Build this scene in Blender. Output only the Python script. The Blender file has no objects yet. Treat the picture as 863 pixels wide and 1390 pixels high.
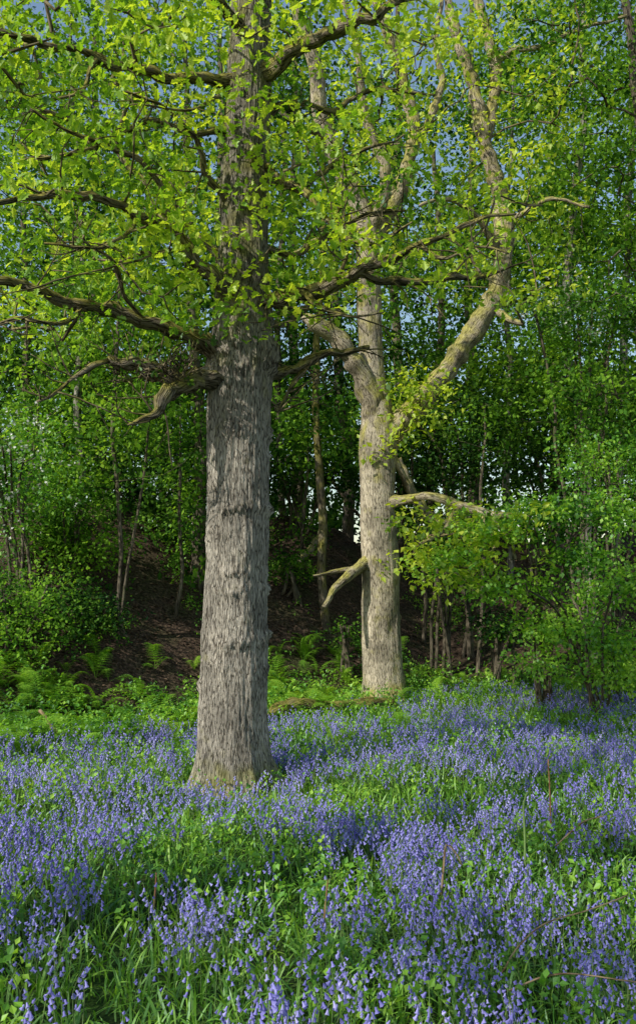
import bpy, math, numpy as np
from mathutils import Vector, noise as mn
C=bpy.context.scene.collection
rng=np.random.default_rng(7)
F=1200.0; PITCH=math.atan(125/F); CAMZ=1.6
# ---------------------------------------------------------------- geometry helpers
def P(px,py,Y):
    cx=(px-431.5)/F; cy=(695-py)/F; c,s=math.cos(PITCH),math.sin(PITCH)
    d=np.array([cx, c-s*cy, s+c*cy]); t=Y/d[1]
    return np.array([0,0,CAMZ])+d*t
def edge(x): return np.clip(9.8+1.0*(np.asarray(x)+3.4),8.3,15.6)
def H(x,y):
    x=np.asarray(x,float); y=np.asarray(y,float)
    t=np.clip((y-edge(x)-0.7)/8.2,0,1); s=t*t*(3-2*t)
    b=0.04*np.sin(1.3*x+0.7*y)+0.03*np.sin(2.9*x-1.7*y+1)+0.012*np.sin(7*x+5*y)
    g=s*(0.22*np.sin(1.1*x+0.4*y)+0.12*np.sin(2.3*x+1.9*y+2)+0.07*np.sin(5.1*x-4.3*y))
    return 3.3*s+b+g
class MB:
    def __init__(s): s.v=[];s.f=[];s.n=[];s.m=[];s.r=[];s.b=[];s.c=0
    def add(s,V,f,n,mat=0,rnd=0.5,bk=None):
        V=np.asarray(V,float).reshape(-1,3); k=len(V)
        s.v.append(V); s.f.append(np.asarray(f,np.int64).ravel()+s.c); n=np.asarray(n,np.int64).ravel(); s.n.append(n)
        m=np.asarray(mat); s.m.append(np.full(len(n),m) if m.ndim==0 else m)
        r=np.asarray(rnd,float); s.r.append(np.full(k,r) if r.ndim==0 else r)
        s.b.append(V if bk is None else bk); s.c+=k
    def build(s,name,mats,parent=None,smooth=False,root_loc=None):
        V=np.concatenate(s.v); f=np.concatenate(s.f); n=np.concatenate(s.n); m=np.concatenate(s.m)
        if root_loc is not None: V=V-np.asarray(root_loc)
        me=bpy.data.meshes.new(name)
        me.vertices.add(len(V)); me.vertices.foreach_set('co',V.astype(np.float32).ravel())
        me.loops.add(len(f)); me.loops.foreach_set('vertex_index',f.astype(np.int32))
        me.polygons.add(len(n)); st=np.concatenate([[0],np.cumsum(n)[:-1]])
        me.polygons.foreach_set('loop_start',st.astype(np.int32))
        for q in (mats if isinstance(mats,(list,tuple)) else [mats]): me.materials.append(q)
        me.polygons.foreach_set('material_index',m.astype(np.int32))
        me.polygons.foreach_set('use_smooth',np.full(len(n),smooth,dtype=bool))
        a=me.attributes.new('rnd','FLOAT','POINT'); a.data.foreach_set('value',np.concatenate(s.r).astype(np.float32))
        a=me.attributes.new('bk','FLOAT_VECTOR','POINT'); a.data.foreach_set('vector',np.concatenate(s.b).astype(np.float32).ravel())
        me.update(calc_edges=True)
        o=bpy.data.objects.new(name,me); C.objects.link(o)
        if parent is not None: o.parent=parent
        return o
def tag(o,label=None,cat=None,group=None,kind=None):
    if label: o['label']=label
    if cat: o['category']=cat
    if group: o['group']=group
    if kind: o['kind']=kind
    return o
def empty(name,loc,label,cat,group=None):
    o=bpy.data.objects.new(name,None); C.objects.link(o); o.location=tuple(float(a) for a in loc); o.empty_display_size=0.2
    return tag(o,label,cat,group)
def norm(a): return a/(np.linalg.norm(a,axis=-1,keepdims=True)+1e-9)
def spline(pts,step):
    p=np.asarray(pts,float); out=[]
    q=np.vstack([2*p[0]-p[1],p,2*p[-1]-p[-2]])
    for i in range(1,len(q)-2):
        L=np.linalg.norm(q[i+1,:3]-q[i,:3]); k=max(1,int(math.ceil(L/step)))
        t=(np.arange(k)/k)[:,None]
        a,b,c,d=q[i-1],q[i],q[i+1],q[i+2]
        out.append(0.5*((2*b)+(-a+c)*t+(2*a-5*b+4*c-d)*t*t+(-a+3*b-3*c+d)*t**3))
    out.append(p[-1:]); return np.vstack(out)
def tube(mb,pts,rad,n=6,mat=0,rnd=0.5,cap=True,disp=None,off=0.0):
    pts=np.asarray(pts,float); k=len(pts); rad=np.broadcast_to(np.asarray(rad,float),(k,))
    T=norm(np.gradient(pts,axis=0))
    ref=np.array([1,0,0.]) if abs(T[:,0]).mean()<0.75 else np.array([0,1,0.])
    A=norm(np.cross(T,ref)); B=np.cross(T,A)
    th=np.arange(n)/n*2*math.pi
    L=np.concatenate([[0],np.cumsum(np.linalg.norm(np.diff(pts,axis=0),axis=1))])+off
    R=rad[:,None]*np.ones((1,n))
    if disp is not None: R=R+disp(th,L,rad)
    V=pts[:,None,:]+R[:,:,None]*(np.cos(th)[None,:,None]*A[:,None,:]+np.sin(th)[None,:,None]*B[:,None,:])
    bk=np.stack([rad[:,None]*np.cos(th)[None],rad[:,None]*np.sin(th)[None],np.repeat(L[:,None]*0.12,n,1)],-1)
    i=np.arange(k-1)[:,None]*n; j=np.arange(n)[None]; j2=(j+1)%n
    f=np.stack([i+j,i+j2,i+n+j2,i+n+j],-1).reshape(-1); s=np.full((k-1)*n,4)
    if cap:
        f=np.concatenate([f,np.arange(n)[::-1],(k-1)*n+np.arange(n)]); s=np.concatenate([s,[n,n]])
    mb.add(V.reshape(-1,3),f,s,mat,rnd,bk.reshape(-1,3))
def inst(mb,tmpl,pos,R,sc,rnd):
    V,f,n,m=tmpl; N=len(pos); k=len(V)
    if N==0: return
    W=np.einsum('nij,kj->nki',R,V)*np.asarray(sc).reshape(-1,1,1)+pos[:,None,:]
    ff=(f[None,:]+(np.arange(N)*k)[:,None]).ravel()
    mb.add(W.reshape(-1,3),ff,np.tile(n,N),np.tile(m,N),np.repeat(rnd,k))
def frames(N,tilt=0.5,droop=0.2,out=None):
    az=rng.uniform(0,2*math.pi,N); d=np.stack([np.cos(az),np.sin(az),rng.normal(-droop,tilt,N)],-1)
    if out is not None: d=d*0.7+norm(out)*0.8; d[:,2]-=droop
    d=norm(d); n0=np.stack([rng.normal(0,tilt,N),rng.normal(0,tilt,N),np.ones(N)],-1)
    x=norm(np.cross(d,n0)); z=np.cross(x,d)
    return np.stack([x,d,z],-1)
def yaw(N,lean=0.1):
    a=rng.uniform(0,2*math.pi,N); z=norm(np.stack([rng.normal(0,lean,N),rng.normal(0,lean,N),np.ones(N)],-1))
    x0=np.stack([np.cos(a),np.sin(a),np.zeros(N)],-1); y=norm(np.cross(z,x0)); x=np.cross(y,z)
    return np.stack([x,y,z],-1)
def T(V,faces,mat=None):
    return (np.array(V,float),np.concatenate([np.array(q) for q in faces]),np.array([len(q) for q in faces]),np.zeros(len(faces),int) if mat is None else np.array(mat))
OAK=T([(0,0,0),(.20,.20,.05),(.10,.33,.03),(.36,.48,.10),(.17,.60,.05),(.29,.78,.07),(0,1,-.08),(-.29,.78,.07),(-.17,.60,.05),(-.36,.48,.10),(-.10,.33,.03),(-.20,.20,.05)],
      [(0,1,2,3,4,5,6),(0,6,7,8,9,10,11)])
KITE=T([(0,0,0),(.34,.42,.06),(0,1,-.05),(-.34,.42,.06)],[(0,1,2),(0,2,3)])
QUAD=T([(0,0,0),(.36,.4,.0),(0,1,0),(-.36,.4,.0)],[(0,1,2,3)])
STAR=T([(0,0,0.1)]+[(.5*math.cos(a*math.pi/5)*(1 if a%2==0 else .55),.5*math.sin(a*math.pi/5)*(1 if a%2==0 else .55),0) for a in range(10)],[(1,2,3,4,5,6,7,8,9,10)])
# ---------------------------------------------------------------- materials
def newmat(name):
    m=bpy.data.materials.new(name); m.use_nodes=True; nt=m.node_tree; nt.nodes.clear()
    o=nt.nodes.new('ShaderNodeOutputMaterial'); return m,nt,o
def N(nt,t,**k):
    n=nt.nodes.new(t)
    for a,b in k.items(): setattr(n,a,b)
    return n
def ramp(nt,stops,src):
    r=N(nt,'ShaderNodeValToRGB'); e=r.color_ramp.elements
    while len(e)<len(stops): e.new(0.5)
    for i,(p,c) in enumerate(stops): e[i].position=p; e[i].color=(*c,1)
    nt.links.new(src,r.inputs[0]); return r.outputs[0]
def leafmat(name,stops,tr=0.45,tcol=(1.55,1.5,0.6),gl=0.03,amp=1.3):
    m,nt,o=newmat(name); L=nt.links.new
    a=N(nt,'ShaderNodeAttribute',attribute_name='rnd')
    g=N(nt,'ShaderNodeNewGeometry'); nz=N(nt,'ShaderNodeTexNoise'); nz.inputs['Scale'].default_value=0.9; nz.inputs['Detail'].default_value=1; L(g.outputs['Position'],nz.inputs['Vector'])
    ad=N(nt,'ShaderNodeMath',operation='MULTIPLY_ADD'); L(nz.outputs[0],ad.inputs[0]); ad.inputs[1].default_value=amp; ad.inputs[2].default_value=-amp/2
    sm=N(nt,'ShaderNodeMath',operation='ADD'); L(a.outputs['Fac'],sm.inputs[0]); L(ad.outputs[0],sm.inputs[1])
    col=ramp(nt,stops,sm.outputs[0])
    d=N(nt,'ShaderNodeBsdfDiffuse'); L(col,d.inputs[0])
    mu=N(nt,'ShaderNodeVectorMath',operation='MULTIPLY'); L(col,mu.inputs[0]); mu.inputs[1].default_value=tcol
    t=N(nt,'ShaderNodeBsdfTranslucent'); L(mu.outputs[0],t.inputs[0])
    mx=N(nt,'ShaderNodeMixShader'); mx.inputs[0].default_value=tr; L(d.outputs[0],mx.inputs[1]); L(t.outputs[0],mx.inputs[2])
    if gl>0:
        gs=N(nt,'ShaderNodeBsdfGlossy'); gs.inputs['Roughness'].default_value=0.5; gs.inputs[0].default_value=(.8,.9,1,1)
        m2=N(nt,'ShaderNodeMixShader'); m2.inputs[0].default_value=gl; L(mx.outputs[0],m2.inputs[1]); L(gs.outputs[0],m2.inputs[2]); L(m2.outputs[0],o.inputs[0])
    else: L(mx.outputs[0],o.inputs[0])
    return m
def barkmat(name,dark,mid,light,moss,mossamt,scale=26,bump=0.6,rough=0.9,wd=.07,hmoss=.10,hdark=1.0,tlo=.6):
    m,nt,o=newmat(name); L=nt.links.new
    a=N(nt,'ShaderNodeAttribute',attribute_name='bk'); g=N(nt,'ShaderNodeNewGeometry')
    def ridge(sc,wd,det):
        n=N(nt,'ShaderNodeTexNoise'); n.inputs['Scale'].default_value=sc; n.inputs['Detail'].default_value=det; n.inputs['Distortion'].default_value=.2; L(a.outputs['Vector'],n.inputs['Vector'])
        s=N(nt,'ShaderNodeMath',operation='SUBTRACT'); L(n.outputs[0],s.inputs[0]); s.inputs[1].default_value=.5
        b=N(nt,'ShaderNodeMath',operation='ABSOLUTE'); L(s.outputs[0],b.inputs[0])
        r=N(nt,'ShaderNodeMapRange'); L(b.outputs[0],r.inputs[0]); r.inputs[1].default_value=0; r.inputs[2].default_value=wd; return r.outputs[0]
    r1=ridge(scale,wd,1); r2=ridge(scale*2.1,.09,2)
    n1=N(nt,'ShaderNodeTexNoise'); n1.inputs['Scale'].default_value=scale*3; n1.inputs['Detail'].default_value=4; L(a.outputs['Vector'],n1.inputs['Vector'])
    n2=N(nt,'ShaderNodeTexNoise'); n2.inputs['Scale'].default_value=2.6; n2.inputs['Detail'].default_value=6; L(g.outputs['Position'],n2.inputs['Vector'])
    q=N(nt,'ShaderNodeMath',operation='MULTIPLY_ADD'); L(r2,q.inputs[0]); q.inputs[1].default_value=.35; q.inputs[2].default_value=.65
    m0=N(nt,'ShaderNodeMath',operation='MULTIPLY'); L(r1,m0.inputs[0]); L(q.outputs[0],m0.inputs[1])
    nr=N(nt,'ShaderNodeMapRange'); L(n1.outputs[0],nr.inputs[0]); nr.inputs[1].default_value=.2; nr.inputs[2].default_value=.65; nr.inputs[3].default_value=.6
    mm=N(nt,'ShaderNodeMath',operation='MULTIPLY'); L(m0.outputs[0],mm.inputs[0]); L(nr.outputs[0],mm.inputs[1])
    col=ramp(nt,[(0.0,dark),(0.35,mid),(0.9,light)],mm.outputs[0])
    sp=N(nt,'ShaderNodeSeparateXYZ'); L(g.outputs['Position'],sp.inputs[0])
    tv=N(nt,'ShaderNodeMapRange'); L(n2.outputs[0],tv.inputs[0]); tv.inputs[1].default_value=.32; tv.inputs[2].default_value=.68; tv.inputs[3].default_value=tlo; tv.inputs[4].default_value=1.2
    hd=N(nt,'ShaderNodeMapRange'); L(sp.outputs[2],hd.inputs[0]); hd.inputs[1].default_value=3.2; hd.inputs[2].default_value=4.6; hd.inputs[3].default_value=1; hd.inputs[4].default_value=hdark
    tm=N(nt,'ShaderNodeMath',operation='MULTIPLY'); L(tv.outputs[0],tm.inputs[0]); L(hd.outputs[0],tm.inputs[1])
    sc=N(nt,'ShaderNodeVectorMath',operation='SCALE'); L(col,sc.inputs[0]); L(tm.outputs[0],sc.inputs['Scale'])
    n3=N(nt,'ShaderNodeTexNoise'); n3.inputs['Scale'].default_value=5; n3.inputs['Detail'].default_value=6; L(g.outputs['Position'],n3.inputs['Vector'])
    sx=N(nt,'ShaderNodeSeparateXYZ'); L(g.outputs['Normal'],sx.inputs[0])
    up=N(nt,'ShaderNodeMath',operation='MULTIPLY_ADD'); L(sx.outputs[2],up.inputs[0]); up.inputs[1].default_value=0.28; L(n3.outputs[0],up.inputs[2])
    hz=N(nt,'ShaderNodeMapRange'); L(sp.outputs[2],hz.inputs[0]); hz.inputs[1].default_value=3.0; hz.inputs[2].default_value=4.4; hz.inputs[3].default_value=0; hz.inputs[4].default_value=hmoss
    ft=N(nt,'ShaderNodeMapRange'); L(sp.outputs[2],ft.inputs[0]); ft.inputs[1].default_value=.1; ft.inputs[2].default_value=.5; ft.inputs[3].default_value=.2; ft.inputs[4].default_value=0
    u2=N(nt,'ShaderNodeMath',operation='ADD'); L(up.outputs[0],u2.inputs[0]); L(hz.outputs[0],u2.inputs[1])
    u3=N(nt,'ShaderNodeMath',operation='ADD'); L(u2.outputs[0],u3.inputs[0]); L(ft.outputs[0],u3.inputs[1])
    mr=N(nt,'ShaderNodeMapRange'); L(u3.outputs[0],mr.inputs[0]); mr.inputs[1].default_value=0.66-mossamt; mr.inputs[2].default_value=0.90-mossamt; mr.inputs[4].default_value=.85
    mx=N(nt,'ShaderNodeMixRGB'); L(mr.outputs[0],mx.inputs[0]); L(sc.outputs[0],mx.inputs[1])
    mc=ramp(nt,[(0,tuple(c*.35 for c in moss)),(.5,moss),(1,tuple(c*1.6 for c in moss))],mm.outputs[0]); L(mc,mx.inputs[2])
    b=N(nt,'ShaderNodeBsdfPrincipled'); b.inputs['Roughness'].default_value=rough; b.inputs['Specular IOR Level'].default_value=0.15
    L(mx.outputs[0],b.inputs['Base Color'])
    bp=N(nt,'ShaderNodeBump'); bp.inputs['Strength'].default_value=bump; bp.inputs['Distance'].default_value=0.015; L(mm.outputs[0],bp.inputs['Height']); L(bp.outputs[0],b.inputs['Normal'])
    L(b.outputs[0],o.inputs[0]); return m
M={}
M['oakleaf']=leafmat('young_oak_leaves',[(0,(.05,.13,.012)),(.4,(.22,.40,.028)),(1,(.56,.66,.07))],.52,amp=1.7)
M['oakleaf2']=leafmat('bright_oak_leaves',[(0,(.07,.15,.012)),(.4,(.27,.41,.032)),(1,(.56,.64,.07))],.52,amp=1.6)  # lighter dark and middle tones than the other oak leaves
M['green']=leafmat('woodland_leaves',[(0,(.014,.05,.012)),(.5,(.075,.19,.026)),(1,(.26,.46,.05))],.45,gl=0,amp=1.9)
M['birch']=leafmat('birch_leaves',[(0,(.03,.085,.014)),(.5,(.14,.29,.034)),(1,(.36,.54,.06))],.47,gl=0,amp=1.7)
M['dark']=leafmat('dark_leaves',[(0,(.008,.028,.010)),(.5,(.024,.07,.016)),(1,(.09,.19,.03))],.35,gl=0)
M['hedge']=leafmat('hawthorn_leaves',[(0,(.035,.12,.014)),(.45,(.15,.36,.032)),(1,(.38,.60,.06))],.44,amp=1.6)
M['fern']=leafmat('fern_fronds',[(0,(.08,.20,.016)),(.5,(.23,.44,.035)),(1,(.42,.60,.06))],.4)
M['blade']=leafmat('bluebell_leaves',[(0,(.05,.16,.015)),(.5,(.16,.35,.03)),(1,(.34,.54,.055))],.37,gl=.05)
M['stem']=leafmat('flower_stems',[(0,(.10,.19,.05)),(.5,(.18,.28,.09)),(1,(.20,.24,.14))],.2,gl=0)
M['bell']=leafmat('bluebell_flowers',[(0,(.17,.15,.48)),(.5,(.34,.31,.76)),(1,(.60,.57,.95))],.4,tcol=(1.15,1.05,1.03),gl=.02,amp=.8)
M['blossom']=leafmat('may_blossom',[(0,(.5,.52,.45)),(1,(.8,.8,.74))],.25,tcol=(1,1,1),gl=0)
M['litter']=leafmat('dead_leaves',[(0,(.03,.02,.014)),(.5,(.08,.053,.038)),(1,(.24,.165,.11))],.1,tcol=(1,1,1),gl=0)
M['dry']=barkmat('dry_stalk',(.12,.08,.04),(.28,.19,.10),(.42,.31,.18),(.3,.2,.1),-.4,40,.2)
M['red']=barkmat('reddish_stalk',(.08,.04,.025),(.20,.09,.05),(.28,.14,.08),(.2,.1,.06),-.4,40,.2)
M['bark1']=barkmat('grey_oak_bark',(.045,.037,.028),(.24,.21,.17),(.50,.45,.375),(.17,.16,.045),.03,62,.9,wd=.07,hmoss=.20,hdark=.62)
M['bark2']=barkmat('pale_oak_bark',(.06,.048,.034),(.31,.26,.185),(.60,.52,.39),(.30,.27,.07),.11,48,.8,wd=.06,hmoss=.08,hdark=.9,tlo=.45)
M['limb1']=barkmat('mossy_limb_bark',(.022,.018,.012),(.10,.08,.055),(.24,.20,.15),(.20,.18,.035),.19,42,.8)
M['limb2']=barkmat('lichened_limb_bark',(.05,.04,.028),(.26,.215,.145),(.52,.44,.32),(.31,.28,.07),.18,42,.8,hmoss=.06,tlo=.45)
M['twig']=barkmat('twig_bark',(.04,.03,.02),(.11,.085,.055),(.24,.195,.13),(.16,.15,.04),.08,30,.2)
M['birchbark']=barkmat('birch_bark',(.03,.026,.02),(.12,.11,.085),(.30,.28,.24),(.09,.10,.04),.12,12,.3)
M['darkbark']=barkmat('dark_wood_bark',(.018,.015,.011),(.08,.065,.045),(.18,.15,.11),(.08,.095,.03),.08,26,.6)
def groundmat():
    m,nt,o=newmat('woodland_floor'); L=nt.links.new
    g=N(nt,'ShaderNodeNewGeometry'); a=N(nt,'ShaderNodeAttribute',attribute_name='rnd')
    n1=N(nt,'ShaderNodeTexNoise'); n1.inputs['Scale'].default_value=1.6; n1.inputs['Detail'].default_value=8; L(g.outputs['Position'],n1.inputs['Vector'])
    n2=N(nt,'ShaderNodeTexNoise'); n2.inputs['Scale'].default_value=22; n2.inputs['Detail'].default_value=6; L(g.outputs['Position'],n2.inputs['Vector'])
    soil=ramp(nt,[(0.3,(.018,.012,.008)),(.5,(.06,.04,.028)),(.72,(.14,.095,.066))],n2.outputs[0])
    grn=ramp(nt,[(0.3,(.012,.026,.006)),(.5,(.03,.06,.012)),(.7,(.055,.10,.02))],n2.outputs[0])
    ad=N(nt,'ShaderNodeMath',operation='MULTIPLY_ADD'); L(n1.outputs[0],ad.inputs[0]); ad.inputs[1].default_value=1.8; ad.inputs[2].default_value=-.95
    s=N(nt,'ShaderNodeMath',operation='ADD'); L(ad.outputs[0],s.inputs[0]); L(a.outputs['Fac'],s.inputs[1]); s.use_clamp=True
    mx=N(nt,'ShaderNodeMixRGB'); L(s.outputs[0],mx.inputs[0]); L(grn,mx.inputs[1]); L(soil,mx.inputs[2])
    b=N(nt,'ShaderNodeBsdfPrincipled'); b.inputs['Roughness'].default_value=.95; b.inputs['Specular IOR Level'].default_value=.1; L(mx.outputs[0],b.inputs['Base Color'])
    bp=N(nt,'ShaderNodeBump'); bp.inputs['Strength'].default_value=.9; bp.inputs['Distance'].default_value=.04; L(n2.outputs[0],bp.inputs['Height']); L(bp.outputs[0],b.inputs['Normal'])
    L(b.outputs[0],o.inputs[0]); return m
M['ground']=groundmat()
# ---------------------------------------------------------------- ground
xs=np.concatenate([[-600,-250,-100,-50,-25],np.arange(-14,16,.16),[25,50,100,250,600]])
ys=np.concatenate([[-200,-80,-30,-12,-5,-1],np.arange(1,30,.16),[36,45,60,100,200,400,900]])
X,Y=np.meshgrid(xs,ys); Z=H(X,Y); nx=len(xs); ny=len(ys)
mb=MB(); i=np.arange(ny-1)[:,None]*nx; j=np.arange(nx-1)[None]
f=np.stack([i+j,i+j+1,i+nx+j+1,i+nx+j],-1).reshape(-1)
bf=np.clip((Y-edge(X)-.4)/2.2,0,1.0)
mb.add(np.stack([X,Y,Z],-1).reshape(-1,3),f,np.full((nx-1)*(ny-1),4),0,bf.ravel())
tag(mb.build('ground',M['ground'],smooth=True),'brown woodland floor rising into an earth bank behind the oaks','ground',kind='structure')
# ---------------------------------------------------------------- tree machinery
def attach(nodes,cl,step=.35,arch=.06,jit=.03):
    pos=[np.array(p) for p in nodes]
    A=np.array(pos); d0=np.array([np.min(np.linalg.norm(A-c,axis=1)) for c in cl]); order=np.argsort(d0); paths=[]
    buf=np.zeros((len(pos)+len(cl)*14,3)); buf[:len(pos)]=A; n=len(pos); w=np.zeros(len(buf)); par=np.full(len(buf),-1)
    for k in order:
        c=cl[k]; dd=buf[:n]-c; dist=np.linalg.norm(dd,axis=1)+np.clip(dd[:,2],0,None)*.5
        j=int(np.argmin(dist)); a=buf[j].copy(); L=np.linalg.norm(c-a); m=min(12,max(2,int(L/step)))
        idx=[j]; p=j
        side=rng.normal(0,arch,3)*L
        for q in range(1,m+1):
            t=q/m; pt=a*(1-t)+c*t+side*math.sin(t*math.pi)+rng.normal(0,jit,3)*min(L,1.)*(q<m)
            buf[n]=pt; par[n]=p; p=n; idx.append(n); n+=1
        paths.append(idx)
        q=p
        while q!=-1: w[q]+=1; q=par[q]
    return buf,paths,w
def leaves(mb,cl,per,R,size,tmpl,flat=.55,tilt=.5,droop=.2,bias=0.,tight=.16):
    n=len(cl)*per; c=np.repeat(cl,per,0)
    ros=np.repeat(rng.normal(0,1,(len(cl)*max(1,per//5),3)),5,0)[:n]
    if len(ros)<n: ros=np.vstack([ros,rng.normal(0,1,(n-len(ros),3))])
    ros=ros*R; ros[:,2]*=flat
    o2=rng.normal(0,1,(n,3)); pos=c+ros*.85+o2*R*tight
    clr=np.repeat(rng.normal(0,.18,len(cl)),per)
    inst(mb,tmpl,pos,frames(n,tilt,droop,o2),size*rng.uniform(.55,1.3,n),np.clip(.5+bias+clr+rng.normal(0,.17,n),0,1))
def twigs(mb,nodes,cl,r0=.0045,n=4,arch=.06,step=.35,jit=.03):
    buf,paths,w=attach(nodes,cl,step,arch,jit)
    for idx in paths:
        r=r0*np.sqrt(np.maximum(w[idx],1)); r[0]=r[1]*1.2; r[-1]*=.5
        tube(mb,buf[idx],r,n,cap=False)
def ell(c,r,n):
    d=norm(rng.normal(0,1,(n,3)))*(rng.uniform(0.05,1,(n,1))**.45)
    return np.asarray(c)+d*np.asarray(r)
def zone(x0,x1,y0,y1,Y0,Y1,n):
    return np.array([P(rng.uniform(x0,x1),rng.uniform(y0,y1),rng.uniform(Y0,Y1)) for _ in range(n)])
def limb(mb,pts,n=10,step=.1,gn=.10,off=0.,wob=.035):
    a=np.array([np.append(P(p[0],p[1],p[2]),p[3]/F*p[2]) for p in pts])
    s=spline(a,step); r=np.clip(s[:,3],.003,None)
    for q in range(len(s)):
        v=np.array(mn.noise_vector(Vector(s[q,:3]*3.3)))+.5*np.array(mn.noise_vector(Vector(s[q,:3]*8)))*(wob>.03); s[q,:3]+=v*min(.01+r[q]*1.2,wob*1.5)
        r[q]*=1+.3*mn.noise(Vector(s[q,:3]*5.5))
    def dp(th,L,rad):
        D=np.zeros((len(L),len(th)))
        for i_,l in enumerate(L):
            for j_,t in enumerate(th): D[i_,j_]=rad[i_]*gn*mn.noise(Vector((math.cos(t)*1.6+off,math.sin(t)*1.6,l*5)))*1.6
        return D
    tube(mb,s[:,:3],r,n,disp=dp,off=off); return s[:,:3]
def trunk(mb,pts,n,step,flare,burrs,seed,fur=.010):
    a=np.array([np.append(P(p[0],p[1],p[2]),p[3]/F*p[2]) for p in pts])
    base=a[0].copy(); g=float(H(base[0],base[1])); base[2]=g-.25; base[3]=a[0,3]*1.12; a=np.vstack([base,a])
    s=spline(a,step); s=s[np.argsort(s[:,2],kind='stable')]
    def dp(th,L,rad):
        D=np.zeros((len(L),n))
        for i_ in range(len(L)):
            z=s[i_,2]; h=max(0,z-g)
            fl=math.exp(-h/.2)*flare
            for j_,t in enumerate(th):
                c,si=math.cos(t),math.sin(t)
                d=.05*rad[i_]*mn.noise(Vector((c*1.2+seed,si*1.2,z*1.1)))*2+.02*rad[i_]*mn.noise(Vector((c*2.4,si*2.4+seed,z*3)))*2
                d+=fl*(.2+1.0*max(0,mn.noise(Vector((c*2.4+seed,si*2.4,3.3)))+.3))
                q=mn.noise(Vector((c*10+seed,si*10,z*1.5)))
                q2=mn.noise(Vector((c*18+seed,si*18,z*2.6+9)))
                d+=fur*(min(abs(q)*3.2,1)-.6)+fur*.6*(min(abs(q2)*3,1)-.5)
                for (bz,ba,bh,bs) in burrs:
                    da=math.atan2(math.sin(t-ba),math.cos(t-ba)); zz_=(z-bz+.02*q*4)/bs
                    if abs(zz_)<3: d+=bh*math.exp(-zz_**2-(da/.6)**2)*(1+1.2*q2)
                D[i_,j_]=d
        return D
    tube(mb,s[:,:3],s[:,3],n,disp=dp); return s
# ---------------------------------------------------------------- oak 1
Y1=8.1
t1=[(318,1050,Y1,47),(318,1000,Y1,45),(318,900,Y1,43.5),(320,800,Y1,42),(322,700,Y1,42),(324,600,Y1,42),(326,520,Y1,43),(328,460,Y1,41),(330,380,Y1,37),(332,300,Y1,35),(335,200,Y1,33),(338,100,Y1,31),(341,0,Y1,28),(348,-150,Y1,24),(360,-330,Y1,18),(365,-600,Y1,9)]
b1=P(318,1062,Y1); root1=empty('oak_tree',(b1[0],Y1,float(H(b1[0],Y1))),'large oak with thick grey furrowed trunk standing in the bluebells left of centre','tree'); R1=np.array(root1.location)
mb=MB(); zz=lambda py:P(320,py,Y1)[2]
BU=[]
for k in range(22):
    BU.append((zz(rng.uniform(380,930)),rng.uniform(-3.1,3.1),rng.uniform(.012,.028),rng.uniform(.012,.03)))
for py in (690,775,800,865,590,505,470): BU+=[(zz(py),-1.57+rng.normal(0,.5),.036,.022),(zz(py+4),3.1,.036,.022),(zz(py-4),0.1,.03,.022)]
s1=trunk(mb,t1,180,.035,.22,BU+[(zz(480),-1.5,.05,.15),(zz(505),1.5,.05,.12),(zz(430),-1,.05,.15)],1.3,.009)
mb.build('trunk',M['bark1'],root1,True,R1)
nodes=[s1[k,:3] for k in range(0,len(s1),6) if s1[k,2]>zz(470)]
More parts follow.
